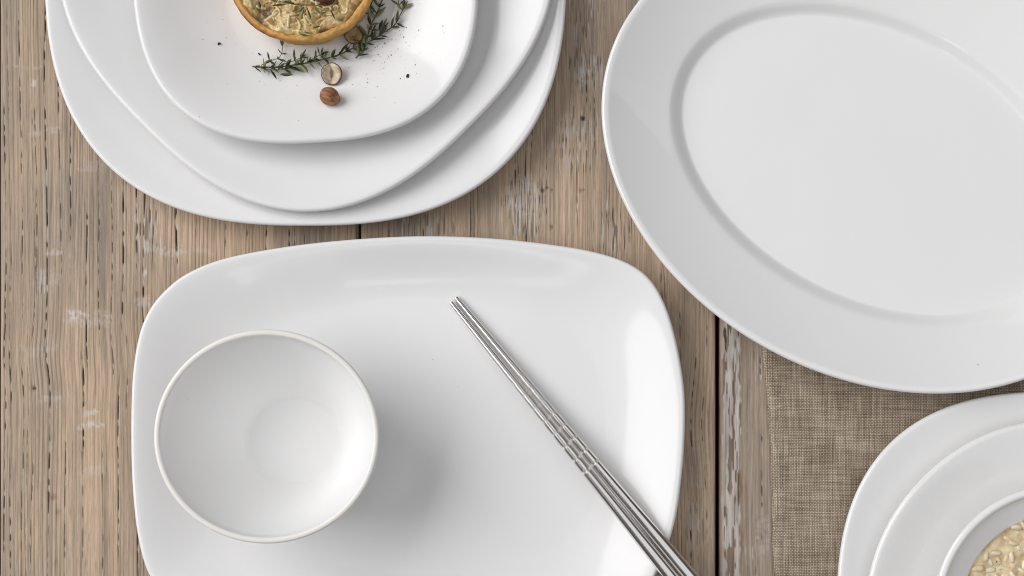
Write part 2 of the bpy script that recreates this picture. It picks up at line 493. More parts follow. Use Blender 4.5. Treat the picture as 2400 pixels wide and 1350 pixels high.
cr1 = [(6, -300, 1700, 1.8, 1), (46, -100, 640, 1.5, .9), (82, 250, 700, 1.3, .8), (108, -300, 820, 2.3, 1), (76, 250, 800, 1.2, .7), (140, -100, 640, 1.4, .8),
       (165, 150, 820, 1.6, .9), (200, 450, 850, 1.8, 1), (232, 350, 800, 1.5, .9), (262, 400, 900, 1.2, .8), (290, 420, 760, 2.8, 1), (322, 430, 740, 2.5, 1), (340, 430, 760, 2.8, 1), (415, 480, 640, 3.6, 1),
       (462, 480, 620, 1.2, .7), (558, 490, 620, 2.0, 1), (578, 490, 620, 1.5, 1), (626, 490, 620, 2.2, 1), (680, 490, 620, 2.0, 1), (692, 490, 620, 1.3, 1), (760, 500, 620, 1.3, .7),
       (18, 650, 1500, 1.6, 1), (48, 700, 1500, 1.4, .9), (72, 1050, 1600, 1.2, .8), (112, 820, 1400, 2.4, 1), (150, 1000, 1600, 1.3, .9), (190, 840, 1650, 3.4, 1), (238, 900, 1600, 1.2, .8), (275, 860, 1300, 1.6, .9), (320, 1250, 1700, 2.0, 1)] + rcracks(0, 838, 12, 3)
sm1 = [(185, 735, 30, 14, .75), (210, 752, 60, 22, .35), (215, 966, 26, 7, .7), (215, 996, 40, 9, .8), (120, 938, 34, 12, .35), (400, 585, 55, 16, .40), (470, 590, 40, 10, .3), (110, 655, 40, 30, .2), (60, 155, 45, 5, .4), (105, 310, 40, 10, .3),
       (130, 595, 26, 8, .5), (215, 390, 40, 14, .25), (215, 1105, 30, 14, .25), (335, 710, 26, 14, .4), (90, 820, 50, 16, .2), (78, 190, 7, 9, .9), (338, 643, 8, 10, .9)]
plank(-1, 838, 40, cr1, sm1, [(120, 835, 130, 60, 7), (270, 855, 110, 70, -7), (60, 760, 90, 130, 3)], flecks=[(345, 540, 45, 90, .9), (100, 660, 14, 40, 1.0)], warm=0.66,
      dents=[(80, 910, 5, 1, DARK), (125, 1165, 9, .5, RUST), (138, 1200, 7, .4, RUST)])
cr2 = [(1205, 380, 620, 2.4, 1), (1232, 360, 640, 2.0, 1), (1262, 380, 620, 2.2, .9), (1245, 40, 560, 1.4, .9), (1352, 100, 520, 1.6, .9), (1372, 60, 260, 1.4, .9), (1390, -50, 700, 1.3, .8), (1478, 520, 800, 1.5, .9), (1560, 650, 1100, 1.3, .8), (1600, 700, 1500, 1.5, .9),
       (1640, 820, 1500, 1.6, 1), (1664, 760, 1600, 1.4, .9), (1622, 1150, 1500, 2.2, 1), (990, 500, 640, 1.6, .9), (905, 480, 640, 1.4, .8), (1100, 480, 640, 1.3, .8)] + rcracks(850, 1674, 20, 5, (0.8, 1.4))
plank(845, 1677, 71, cr2, [(1350, 442, 55, 3, .0), (1375, 175, 26, 24, .35), (1350, 300, 60, 40, .18), (1225, 460, 50, 50, .25), (1640, 1080, 25, 90, .15)], [(1620, 1000, 60, 120, 14)], ringp=8.0, warm=0.50,
      flecks=[(1230, 480, 55, 95, 1.25), (1352, 330, 70, 120, .85), (1372, 165, 55, 60, 1.15), (1440, 560, 60, 120, .75), (1000, 530, 90, 40, .9), (1370, 20, 50, 90, .8), (1560, 720, 50, 160, .6), (1630, 1230, 30, 70, .8)],
      dents=[(1366, 277, 6, 1, DARK), (1272, 446, 5, .9, DARK), (1282, 440, 4, .9, DARK), (1293, 445, 3, .7, DARK), (1361, 447, 4, .6, DARK), (1368, 445, 3, .6, DARK), (1294, 532, 5, .8, RUST)])
plank(1688, 2530, 95, [(1697, 700, 1500, 2.2, 1), (1720, 780, 1000, 1.8, .9), (1778, 820, 1500, 1.2, .8), (1764, 1200, 1500, 1.4, .8)] + rcracks(1745, 2520, 20, 8), [(1790, 1250, 20, 60, .2)], [], ringp=7.5, warm=0.5, paint=(1694, 1736),
      flecks=[(1775, 850, 14, 60, .9), (1760, 1290, 30, 60, .6)], dx=2.0)
plank(-852, -9, 120, rcracks(-845, -10, 30, 9), [], [], dx=4.0, dy=16)
plank(2541, 3380, 140, rcracks(2545, 3370, 30, 10), [], [], dx=4.0, dy=16)
v = []
x0, x1, y0, y1 = (-852 - NX) * PX, (3380 - NX) * PX, -(1760 - NY) * PX, -(-520 - NY) * PX
for z in (-0.030, -0.045):
    v += [(x0, y0, z), (x1, y0, z), (x1, y1, z), (x0, y1, z)]
link('gap_backing', mesh('gap_backing', v, [(0, 1, 2, 3), (4, 7, 6, 5), (0, 4, 5, 1), (1, 5, 6, 2), (2, 6, 7, 3), (3, 7, 4, 0)], M_UNDER, smooth=False), table)  # unseen board added so the bright background does not show through the gaps

# ------------------------------------------------------------------ linen napkin (folded edge on the left)
nu, nv = 70, 90
edge_pts = []
V = []; F = []
NAP_Z = 0.0030
# cross-section in x: top layer from right to left, round the fold, bottom layer back to the right
prof = [(1.0 - i / 40.0, NAP_Z) for i in range(40)]
for k in range(9):
    a = PI / 2 + PI * k / 8
    prof.append((('f', math.cos(a)), NAP_Z / 2 + NAP_Z / 2 * math.sin(a)))
prof += [(i / 6.0, 0.0003) for i in range(1, 7)]
rows = 110
for r in range(rows + 1):
    py = 560 + (1800 - 560) * r / rows
    xl = 1790 + 26 * (py - 820) / 530 + 3.0 * math.sin(py / 75.0) + 1.6 * math.sin(py / 23.0)
    xr = 2750
    for (u, z) in prof:
        if isinstance(u, tuple):
            x = xl + 12 + u[1] * 12
        else:
            x = xl + 12 + u * (xr - xl - 12)
        p = at(x, py, 0)
        zz = z
        if z > 0.002:
            blg = math.exp(-((x - xl - 16) / 16.0) ** 2) * max(0.0, min(1.0, (py - 700) / 140))
            zz = z + 0.0016 * blg + 0.0004 * (noise.noise(Vector((p.x * 40, p.y * 30, 1.0)))) - 0.0002
        V.append((p.x, p.y, zz))
m = len(prof)
for r in range(rows):
    for j in range(m - 1):
        F.append((r * m + j, r * m + j + 1, (r + 1) * m + j + 1, (r + 1) * m + j))
nap = link('linen_napkin', mesh('linen_napkin', V, F, M_LINEN))
tag(nap, 'folded natural brown linen napkin under the plates at the lower right', 'napkin')


# ------------------------------------------------------------------ plates
def superell(cx, cy, a, b, n, rot, z, count=176):
    out = []
    for i in range(count):
        t = 2 * PI * i / count
        c, s = math.cos(t), math.sin(t)
        r = (abs(c) ** n + abs(s) ** n) ** (-1.0 / n)
        x, y = a * r * c, b * r * s
        cr, sr = math.cos(rot), math.sin(rot)
        p = at(cx + x * cr - y * sr, cy + x * sr + y * cr, z)
        out.append((p.x, p.y))
    return np.array(out)


def rings_to_mesh(name, rings, mat):
    V, F = loft(rings)
    return mesh(name, V, F, mat)


def plate(name, R, wx, wy, base, zf, H, lip, power, mat, rot_local=0.0):
    """coupe plate: R outline at the rim; the flat well is R shrunk by wx, wy about the centre"""
    C = R.mean(axis=0)
    Wl = (R - C) * np.array((wx, wy))
    rad = np.linalg.norm(Wl, axis=1)
    rm = rad.mean()
    Wl = Wl * (1 - 0.25 * (1 - rm / rad))[:, None]     # the well is a little rounder than the rim
    W = Wl + C
    dirv = (R - C) / np.linalg.norm(R - C, axis=1)[:, None]

    def ring(s, off, z):
        P = (C + (W - C) * (1 + s)) if s < 0 else (W + (R - dirv * lip - W) * s)
        P = P + dirv * off
        return [(p[0], p[1], z) for p in P]

    def ztop(s):
        f = (s ** power) * (1 - 0.10 * s ** 6)
        return zf + (H - zf) * f / 0.90
    rings = []
    for k in (0.05, 0.3, 0.6, 0.8, 0.92): rings.append(ring(k - 1, 0, zf))
    ns = 26
    for i in range(ns): rings.append(ring(i / ns, 0, ztop(i / ns)))
    zr = ztop(1.0)
    for i in range(9):
        a = PI / 2 - PI * i / 8
        rings.append(ring(1.0, lip * math.cos(a), zr - lip + lip * math.sin(a)))
    th = 2 * lip
    for i in range(12, 0, -1): rings.append(ring(i / 13.0, 0, max(ztop(i / 13.0) - th, base + 0.0018)))
    zu = base + 0.0018
    rings.append(ring(-0.04, 0, zu))
    rings.append(ring(-0.06, 0, base + 0.0001)); rings.append(ring(-0.12, 0, base + 0.0001)); rings.append(ring(-0.14, 0, base + 0.0016))
    rings.append(ring(-0.9, 0, base + 0.0016))
    me = rings_to_mesh(name, rings, mat)
    o = link(name, me)
    return o


def bvh_of(o):
    me = o.data
    return BVHTree.FromPolygons([v.co.copy() for v in me.vertices], [tuple(p.vertices) for p in me.polygons])


G1 = 'white plates stacked at the upper left'
p1 = plate('square_plate', superell(715, -85, 613, 613, 2.58, 0, 0.018), .66, .66, 0.0, 0.007, 0.018, 0.0019, 1.5, M_PORC)
tag(p1, 'largest rounded square white plate, bottom of the stack under the tart', 'plate', G1)
p2 = plate('square_plate', superell(717, -90, 543, 543, 2.55, PI / 4, 0.0250), .60, .60, 0.0071, 0.0118, 0.0250, 0.0022, 1.45, M_PORC)
tag(p2, 'middle white plate of the tart stack, turned so a rounded corner points down', 'plate', G1)
p3 = plate('square_plate', superell(713, -73, 406, 406, 2.62, math.radians(-3), 0.0345), .50, .50, 0.0119, 0.0168, 0.0345, 0.0022, 1.22, M_PORC)
tag(p3, 'smallest rounded square white plate, holding the tart, hazelnuts and thyme', 'plate', G1)

RECT = [(305, 1000), (309, 880), (323, 790), (347, 728), (385, 680), (437, 640), (520, 606), (650, 580), (800, 562), (980, 552), (1150, 557), (1300, 573), (1400, 591), (1475, 617), (1526, 656),
        (1562, 720), (1588, 810), (1604, 910), (1606, 1000), (1600, 1100), (1585, 1210), (1560, 1295), (1530, 1360), (1490, 1410), (1430, 1445), (1330, 1470), (1180, 1488), (980, 1496), (800, 1490),
        (650, 1476), (520, 1450), (430, 1418), (376, 1385), (342, 1335), (320, 1250), (308, 1130)]
Rr = np.array([tuple(at(x, y, 0.0215))[:2] for x, y in catmull(RECT, 216)])
pr = plate('serving_plate', Rr, .72, .62, 0.0, 0.007, 0.0215, 0.0021, 1.5, M_PORC)
tag(pr, 'large white rectangular plate with rounded corners under bowl and chopsticks', 'plate')
BV_RECT = bvh_of(pr)


def oval_ring(cx, cy, a, b, rot, z, n=200):
    return superell(cx, cy, a, b, 2.0, math.radians(rot), z, n)


base, zf, zr, H, lip = 0.0034, 0.0085, 0.0140, 0.0285, 0.0020
A = oval_ring(2045, 387, 472, 305, 27.7, zf)
B = oval_ring(2048, 383, 512, 345, 27.5, zr)
R = oval_ring(2053, 374.5, 674, 510, 27.1, H)
C0 = A.mean(axis=0)
dv = (R - C0) / np.linalg.norm(R - C0, axis=1)[:, None]
R = R - dv * lip
rings = []


def rr(P, z): return [(p[0], p[1], z) for p in P]


for k in (0.05, 0.4, 0.7, 0.88): rings.append(rr(C0 + (A - C0) * k, zf + 0.0003 * (1 - k)))
for i in range(17):
    s = i / 16
    e = 0.22
    f = (s * s / (2 * e) if s < e else s - e / 2) / (1 - e / 2)
    f = 0.5 * f + 0.5 * s * s * (3 - 2 * s) * (1 - 0.0) if s < 0.999 else 1.0
    rings.append(rr(A + (B - A) * s, zf + (zr - zf) * f))
for i in range(1, 15):
    s = i / 14
    rings.append(rr(B + (R - B) * s, zr + (H - zr) * (s * (0.75 + 0.25 * s))))
for i in range(1, 9):
    a = PI / 2 - PI * i / 8
    rings.append(rr(R + dv * lip * math.cos(a), H - lip + lip * math.sin(a)))
for i in range(8, 0, -1):
    s = i / 9
    rings.append(rr(B + (R - B) * s, zr + (H - zr) * s - 2 * lip))
for i in range(6, 0, -1):
    s = i / 6
    rings.append(rr(A + (B - A) * s + dv * 0.002, max(zf + (zr - zf) * s - 2 * lip, base + .002)))
Ai = C0 + (A - C0) * 0.94
rings.append(rr(Ai, base)); rings.append(rr(C0 + (A - C0) * 0.9, base)); rings.append(rr(C0 + (A - C0) * 0.88, base + 0.0015)); rings.append(rr(C0 + (A - C0) * 0.1, base + 0.0015))
ov = link('oval_platter', rings_to_mesh('oval_platter', rings, M_PORC2))
tag(ov, 'large empty white oval platter with a wide flat rim', 'platter')

G2 = 'white tableware stacked at the lower right'
q1 = plate('square_plate', superell(2480, 1432, 517, 515, 2.55, 0, 0.0142), .80, .80, 0.0036, 0.0095, 0.0142, 0.0020, 1.6, M_PORC2)
tag(q1, 'white rounded square plate lying on the linen napkin, bottom of its stack', 'plate', G2)
q2 = plate('round_plate', superell(2480, 1432, 444, 446, 2.06, PI / 4, 0.0195), .76, .76, 0.0096, 0.015, 0.0195, 0.0022, 1.6, M_PORC2)
tag(q2, 'white plate between the napkin plate and the risotto bowl', 'plate', G2)


def bowl(name, c_rim, rx, ry, zrim, c_base, fx, fy, zfl, base, lip, mat, bulge=0.5, n=144, foot=1.12):
    """c_*: pixel centres, r*: pixel radii of rim and floor"""
    th = [2 * PI * i / n for i in range(n)]
    Cr = np.array(at(*c_rim, zrim))[:2]; Cb = np.array(at(*c_base, zfl))[:2]
    Rr_ = np.array([(sc(rx, zrim) * math.cos(t), sc(ry, zrim) * math.sin(t)) for t in th])
    Fr_ = np.array([(sc(fx, zfl) * math.cos(t), sc(fy, zfl) * math.sin(t)) for t in th])
    dv = Rr_ / np.linalg.norm(Rr_, axis=1)[:, None]

    def ring(s, z, off=0.0):
        C = Cb + (Cr - Cb) * max(0, min(1, (z - zfl) / (zrim - zfl)))
        P = Fr_ + (Rr_ - dv * lip - Fr_) * s + dv * off + C
        return [(p[0], p[1], z) for p in P]

    def rf(k):   # radius fraction at height fraction k
        return (1 - bulge) * k + bulge * math.sqrt(max(0, 1 - (1 - k) ** 2))
    rings = []
    for k in (0.05, .4, .75, 0.93): rings.append([(Cb[0] + p[0] * k, Cb[1] + p[1] * k, zfl) for p in Fr_])
    rings.append(ring(-0.01, zfl + 0.0001)); rings.append(ring(0.012, zfl + 0.0007))
    ks = [(i / 26) ** 1.6 for i in range(1, 26)]
    for k in ks: rings.append(ring(0.015 + 0.985 * rf(k), zfl + 0.0008 + (zrim - zfl - 0.0008) * k))
    for i in range(10):
        a = PI - PI * i / 9
        rings.append(ring(1.0, zrim + lip * 0.7 * math.sin(a), lip * math.cos(a) * 0.9 + 0.1 * lip))
    for k in (0.9, .75, .6, .45, .3, .18, .08):
        rings.append(ring(rf(k), zfl + (zrim - zfl) * k, 0.0040 - 0.0016 * k))
    rings.append(ring(0.06, zfl + 0.0005, 0.003)); rings.append(ring(0.03, base + 0.0005, 0.002)); rings.append(ring(0, base + 0.0001, 0)); rings.append(ring(-.1, base + 0.0001, 0)); rings.append(ring(-.14, base + .0015, 0))
    o = link(name, rings_to_mesh(name, rings, mat))
    return o


bo = bowl('rice_bowl', (625, 1023), 264, 251, 0.060, (690, 1032), 108, 101, 0.0125, 0.0073, 0.0019, M_BOWL, 0.16)
bo.data.materials.append(M_RIM)
for p in bo.data.polygons:
    if 31 * 144 <= p.index < 39 * 144: p.material_index = 1
tag(bo, 'empty satin white bowl standing on the large rectangular plate', 'bowl')
rb = bowl('soup_bowl', (2486, 1434), 300, 300, 0.048, (2474, 1430), 112, 112, 0.022, 0.0152, 0.0026, M_PORC2, 0.06)
tag(rb, 'white bowl holding the risotto, top of its stack', 'bowl', G2)

# ------------------------------------------------------------------ risotto
ZR = 0.0385
ris = link('risotto', None)
rc = at(2478, 1431, ZR)
ris.location = rc
tag(ris, 'creamy pale yellow rice risotto filling the bowl at the lower right', 'food')
RR = sc(226, ZR)
rings = []
for k in [i / 60 for i in range(1, 61)]:
    rg = []
    for j in range(150):
        t = 2 * PI * j / 150
        x, y = RR * k * math.cos(t), RR * k * math.sin(t)
        z = 0.0022 * noise.fractal(Vector((x * 110, y * 110, 3)), 1.0, 2.0, 3) * (1 - k ** 6) + 0.0006 * noise.noise(Vector((x * 500, y * 500, 1)))
        z += 0.0011 * max(0, (k - 0.97) / 0.03)
        rg.append((x, y, z))
    rings.append(rg)
Vv, Ff = loft(rings, True, False)
link('broth', mesh('broth', Vv, Ff, M_BROTH), ris)
gr = []
ng, mg = 8, 7
for s in range(3):
    rs = []
    for i in range(mg):
        u = -1 + 2 * (i + 0.5) / mg
        w = math.sqrt(max(0.02, 1 - abs(u) ** 2.4)) * (1 + 0.10 * u * (s - 1))
        rs.append([(u * 0.0038, 0.0019 * w * math.cos(2 * PI * j / ng) + 0.0003 * (1 - u * u) * (s - 1), 0.0015 * w * math.sin(2 * PI * j / ng)) for j in range(ng)])
    Vv, Ff = loft(rs)
    gr.append(mesh('rice_grain', Vv, Ff, M_RICE))
rnd = random.Random(21)
placed = []
tries = 0
while len(placed) < 230 and tries < 9000:
    tries += 1
    r = RR * 0.96 * math.sqrt(rnd.random()); a = rnd.random() * 2 * PI
    x, y = r * math.cos(a), r * math.sin(a)
    if r > RR * 0.86 and rnd.random() < 0.6: continue
    if any((x - q[0]) ** 2 + (y - q[1]) ** 2 < 0.0031 ** 2 for q in placed): continue
    placed.append((x, y))
    g = link('rice_grain', gr[rnd.randrange(3)], ris)
    z = 0.0022 * noise.fractal(Vector((x * 110, y * 110, 3)), 1.0, 2.0, 3)
    g.location = (x, y, z + rnd.uniform(-0.0013, 0.0002))
    g.rotation_euler = (rnd.random() * 6, rnd.uniform(-0.35, 0.35), rnd.random() * 6.3)
    k = rnd.uniform(0.8, 1.15); g.scale = (k, k, k)
pv = []; pf = []


def speck(pv, pf, c, r, rnd):
    b0 = len(pv)
    a = rnd.random() * 6
    for (dx, dy, dz) in ((1, 0, 0), (-1, 0, 0), (0, 1, 0), (0, -1, 0), (0, 0, .7), (0, 0, -.5)):
        k = r * rnd.uniform(.6, 1.3)
        pv.append((c[0] + k * (dx * math.cos(a) - dy * math.sin(a)), c[1] + k * (dx * math.sin(a) + dy * math.cos(a)), c[2] + k * dz))
    for f in ((0, 2, 4), (2, 1, 4), (1, 3, 4), (3, 0, 4), (2, 0, 5), (1, 2, 5), (3, 1, 5), (0, 3, 5)): pf.append(tuple(b0 + i for i in f))


for (px, py, r) in [(2336, 1317, 0.0006), (2342, 1323, .0003), (2367, 1331, 0.0003), (2290, 1335, .0002), (2390, 1290, .0003), (2450, 1400, .0005)]:
    p = at(px, py, ZR + 0.002) - rc
    speck(pv, pf, (p.x, p.y, p.z), r, rnd)
tag(link('pepper_specks', mesh('pepper_specks', pv, pf, M_PEPPER, smooth=False), ris), kind='stuff')

# ------------------------------------------------------------------ chopsticks
GC = 'pair of steel chopsticks'


def chopstick(tip, end, grooves, label):
    p0 = at(*tip[:2], tip[2]); p1 = at(*end[:2], end[2])
    L = (p1 - p0).length
    d = (p1 - p0).normalized()
    gl = []
    for (gx, gy) in grooves:      # arc length of each ring
        best = min(range(0, 1001), key=lambda i: (lambda q: ((NX + q.x / PX * D / (D - q.z)) - gx) ** 2 + ((NY - q.y / PX * D / (D - q.z)) - gy) ** 2)(p0 + d * (L * i / 1000)))
        gl.append(L * best / 1000)
    r0, r1 = 0.00150, 0.0043
    rad = lambda s: r0 + (r1 - r0) * min(1.0, s / (L * 0.93)) ** 1.05
    st = [(0.0, 0.4), (0.0002, 0.85), (0.0006, 1.0)]
    s = 0.004
    while s < L - 0.002:
        if all(abs(s - g) > 0.0012 for g in gl): st.append((s, 1.0))
        s += 0.004
    for g in gl: st += [(g - 0.00085, 1.0), (g - 0.00045, 0.60), (g + 0.00045, 0.60), (g + 0.00085, 1.0)]
    st += [(L - 0.0008, 1.0), (L - 0.0002, .9), (L, .6)]
    st.sort()
    n = 28
    rings = [[(rad(s) * k * math.cos(2 * PI * j / n), rad(s) * k * math.sin(2 * PI * j / n), s) for j in range(n)] for s, k in st]
    V, F = loft(rings)
    me = mesh('chopstick', V, F, M_STEEL)
    o = link('chopstick', me)
    o.location = p0
    o.rotation_euler = d.to_track_quat('Z', 'Y').to_euler()
    tag(o, label, 'chopstick', GC)
    me.set_sharp_from_angle(angle=math.radians(24))
    return o


def cr4(x, y): return (1000 + x / 1.9014, 640 + y / 1.9014)


gA = [cr4(*p) for p in [(401, 485), (446, 541), (492, 598), (536, 654), (581, 711), (627, 767), (671, 826), (714, 881)]]
gB = [cr4(*p) for p in [(425, 460), (472, 516), (518, 572), (565, 627), (610, 682), (656, 736), (704, 791), (752, 845)]]
chopstick((1057, 708, 0.0088), (1665, 1467, 0.0300), gA, 'steel chopstick nearer the bowl, lower left of the pair')
chopstick((1068, 697, 0.0088), (1706, 1456, 0.0300), gB, 'steel chopstick farther from the bowl, upper right of the pair')

# ------------------------------------------------------------------ things on the top plate
BV3 = bvh_of(p3)


def drop(px, py, dz=0.0):
    """point on the small plate seen at a pixel, lifted by dz"""
    z = 0.018
    for _ in range(5):
        p = at(px, py, z + dz)
        h = BV3.ray_cast(Vector((p.x, p.y, 0.3)), Vector((0, 0, -1)))
        if h[0] is None: break
        z = h[0].z
    return at(px, py, z + dz)


# the tart
ZF3 = 0.0168
tart = link('tart', None)
tc0 = at(722, -52, ZF3)
tart.location = tc0
tag(tart, 'small round golden tart with melted cheese filling on the smallest plate', 'tart')
RT = sc(182, 0.04); RB = sc(160, 0.018); HT = 0.0205
lean = (at(700, -92, ZF3 + HT) - tc0)      # image offset between foot and rim is pure perspective, the tart stands upright
n = 220


def crust_r(t, s): return 0.0011 * noise.noise(Vector((math.cos(t) * 3.2, math.sin(t) * 3.2, 2 + s))) + 0.0005 * noise.noise(Vector((math.cos(t) * 11, math.sin(t) * 11, s * 4)))


RI = RT - sc(17, .04)
prof = [(0.3 * RB, 0.0002), (0.95 * RB, 0.0002), (RB, 0.0012)]
for i in range(1, 11): prof.append((RB + (RT - RB) * (i / 10) ** 0.8, 0.0012 + (HT - 0.0042) * i / 10))
for i in range(1, 10):
    a = PI * i / 10
    mid_ = (RT + RI) / 2; hw = (RT - RI) / 2
    prof.append((mid_ + hw * math.cos(a), HT - 0.003 + 0.0022 * math.sin(a) ** 0.7))
prof += [(RI, HT - 0.003), (RI - 0.0006, HT - 0.006), (RI - 0.0012, HT - 0.010), (0.3 * RI, HT - 0.0105)]
rings = []
for q, (r, z) in enumerate(prof):
    rg = []
    for j in range(n):
        t = 2 * PI * j / n
        k = crust_r(t, z * 60)
        zz = z
        if z > HT * 0.6: zz += 0.0012 * noise.noise(Vector((math.cos(t) * 3.5, math.sin(t) * 3.5, 9))) + 0.0007 * noise.noise(Vector((math.cos(t) * 26, math.sin(t) * 26, r * 900)))
        rg.append(((r + k) * math.cos(t), (r + k) * math.sin(t), zz))
    rings.append(rg)
Vv, Ff = loft(rings)
me = mesh('crust', Vv, Ff, M_CRUST)
bake = []
for (x, y, z) in Vv:
    t = math.atan2(y, x)
    left = max(0.0, math.cos(t - math.radians(205))) ** 1.2           # this side sat hotter in the oven
    nz = noise.fractal(Vector((x * 130, y * 130, z * 130)), 0.8, 2.0, 3)
    k = min(1, max(0, left * 1.15 * min(1, max(0, (math.hypot(x, y) - RT + 0.0022) / 0.0022)) + 0.25 * nz))
    c = np.array((0.61, 0.345, 0.095)) * (1 + 0.22 * nz)
    c = c + (np.array((0.40, 0.15, 0.03)) - c) * min(1, k * 1.4)
    c = c + (np.array((0.10, 0.035, 0.01)) - c) * max(0, min(1, (k - 0.75) * 3))
    bake.append((*np.clip(c, 0.01, 0.8), 1))
ca = me.color_attributes.new('bake', 'FLOAT_COLOR', 'POINT')
ca.data.foreach_set('color', np.array(bake, np.float32).ravel())
link('crust', me, tart)
# filling: lumpy baked cheese with hollows
RFi = RI + 0.0006
nr, na = 90, 300
V = []; Cc = []
CH = [np.array((0.62, 0.45, 0.19)), np.array((0.44, 0.29, 0.10)), np.array((0.17, 0.11, 0.05)), np.array((0.48, 0.17, 0.03)), np.array((0.74, 0.61, 0.36))]
hf = {}


def fill_h(x, y):
    v = Vector((x, y, 0.05))
    wv = Vector((noise.noise(v * 110 + Vector((3, 0, 0))), noise.noise(v * 110 + Vector((0, 7, 0))), 0)) * 0.006
    low = noise.fractal(v * 85 + Vector((0.4, 1.7, 2)), 0.9, 2.0, 3)
    st = max(0.0, 1 - abs(noise.noise((v + wv) * 120)) * 5.0)
    st2 = max(0.0, 1 - abs(noise.noise((v - wv) * 190 + Vector((9, 4, 1)))) * 5.0)
    return low, max(st, 0.7 * st2), noise.fractal(v * 420, 0.7, 2.0, 3)


for i in range(1, nr + 1):
    k = i / nr
    for j in range(na):
        t = 2 * PI * j / na
        r = RFi * k + (crust_r(t, HT * 55) if k > 0.9 else 0)
        x, y = r * math.cos(t), r * math.sin(t)
        low, st, fn = fill_h(x, y)
        z = HT - 0.0030 + 0.0024 * low + 0.0010 * st * (0.5 + 0.8 * max(0, low + .4)) + 0.0006 * fn - 0.0010 * float(sstep(0.93, 1.0, k))
        V.append((x, y, float(z)))
        q = min(1.0, max(0.0, 0.36 + 1.0 * low + 0.45 * st + 0.22 * fn))
        c = CH[2] + (CH[1] - CH[2]) * min(1, q / 0.38) if q < 0.38 else CH[1] + (CH[0] - CH[1]) * min(1, (q - 0.38) / 0.3)
        if q > 0.72: c = c + (CH[4] - c) * min(1, (q - 0.72) / 0.25) * 0.8
        br = noise.noise(Vector((x * 150, y * 150, 33)))
        br = float(sstep(0.34, 0.52, br)) * min(1, max(0, q * 1.4 - .2))
        c = c + (CH[3] - c) * br * 0.8
        sp = noise.noise(Vector((x * 800, y * 800, 70)))
        c = c * (1 - 0.75 * float(sstep(0.50, 0.62, sp)))
        Cc.append((*c, 1))
F = []
for i in range(nr - 1):
    for j in range(na):
        kk = (j + 1) % na
        F.append((i * na + j, (i + 1) * na + j, (i + 1) * na + kk, i * na + kk))
V.append((0, 0, HT - .003)); Cc.append((*CH[0], 1))
for j in range(na): F.append((len(V) - 1, j, (j + 1) % na))
me = mesh('filling', V, F, M_FILL, recalc=False)
ca = me.color_attributes.new('cheese', 'FLOAT_COLOR', 'POINT')
ca.data.foreach_set('color', np.array(Cc, np.float32).ravel())
fil = link('filling', me, tart)
# shreds of melted cheese lying over the filling
r_ = random.Random(77)
pv = []; pf = []
for q in range(95):
    a = r_.random() * 2 * PI; rr0 = RFi * 0.92 * math.sqrt(r_.random()); h = r_.random() * 2 * PI
    x, y = rr0 * math.cos(a), rr0 * math.sin(a)
    pts = []; L = r_.uniform(0.004, 0.011); cv = r_.uniform(-2.6, 2.6)
    for i in range(9):
        low, st, fn = fill_h(x, y)
        pts.append((x, y, HT - 0.0030 + 0.0024 * low + 0.0010 * st * (0.5 + 0.8 * max(0, low + .4)) + 0.0001))
        x += math.cos(h) * L / 8; y += math.sin(h) * L / 8; h += cv / 8 + r_.uniform(-.25, .25)
    if math.hypot(x, y) > RFi * 0.97: continue
    r0 = r_.uniform(0.0006, 0.0012)
    V_, F_ = tube(pts, [r0 * (0.5 + 0.5 * math.sin(PI * (i + 1) / 10)) for i in range(9)], 6)
    b0 = len(pv); pv += V_; pf += [tuple(b0 + k for k in f) for f in F_]
sh_ = link('cheese_shreds', mesh('cheese_shreds', pv, pf, M_SHRED), fil)
tag(sh_, kind='stuff')


# leaf meshes: small folded pointed blades along +Y, in metres
def leaf_mesh(mat, L=0.0070, w=0.0011, curl=0.0009):
    st = [(0, .12), (.15, .55), (.35, .95), (.55, 1.0), (.75, .72), (.9, .35), (1.0, .03)]
    V = []; F = []
    for (s, k) in st:
        y = s * L; zc = curl * (s * s)
        V += [(-w * k, y, zc + 0.00035 * k), (0, y, zc - 0.00005), (w * k, y, zc + 0.00035 * k), (0, y, zc - 0.00022)]
    for i in range(len(st) - 1):
        a, c = i * 4, (i + 1) * 4
        F += [(a, a + 1, c + 1, c), (a + 1, a + 2, c + 2, c + 1), (a + 2, a + 3, c + 3, c + 2), (a + 3, a, c, c + 3)]
    F += [(3, 2, 1, 0), (len(V) - 4, len(V) - 3, len(V) - 2, len(V) - 1)]
    return mesh('leaf', V, F, mat)


LEAVES = [leaf_mesh(m, 0.0074, w, c) for m in M_LEAFS for (w, c) in ((0.0008, 0.0009), (0.00115, 0.0004), (0.0007, 0.0020))]


def put_leaf(parent, loc, ang, pitch, roll, size, rnd, pale=0.25):
    k = rnd.random()
    g = 2 if k < pale else (1 if k < 0.62 else 0)
    o = link('leaf', LEAVES[g * 3 + rnd.randrange(3)], parent)
    o.location = loc
    o.rotation_euler = (Matrix.Rotation(ang, 3, 'Z') @ Matrix.Rotation(pitch, 3, 'X') @ Matrix.Rotation(roll, 3, 'Y')).to_euler()
    o.scale = (size,) * 3
    return o


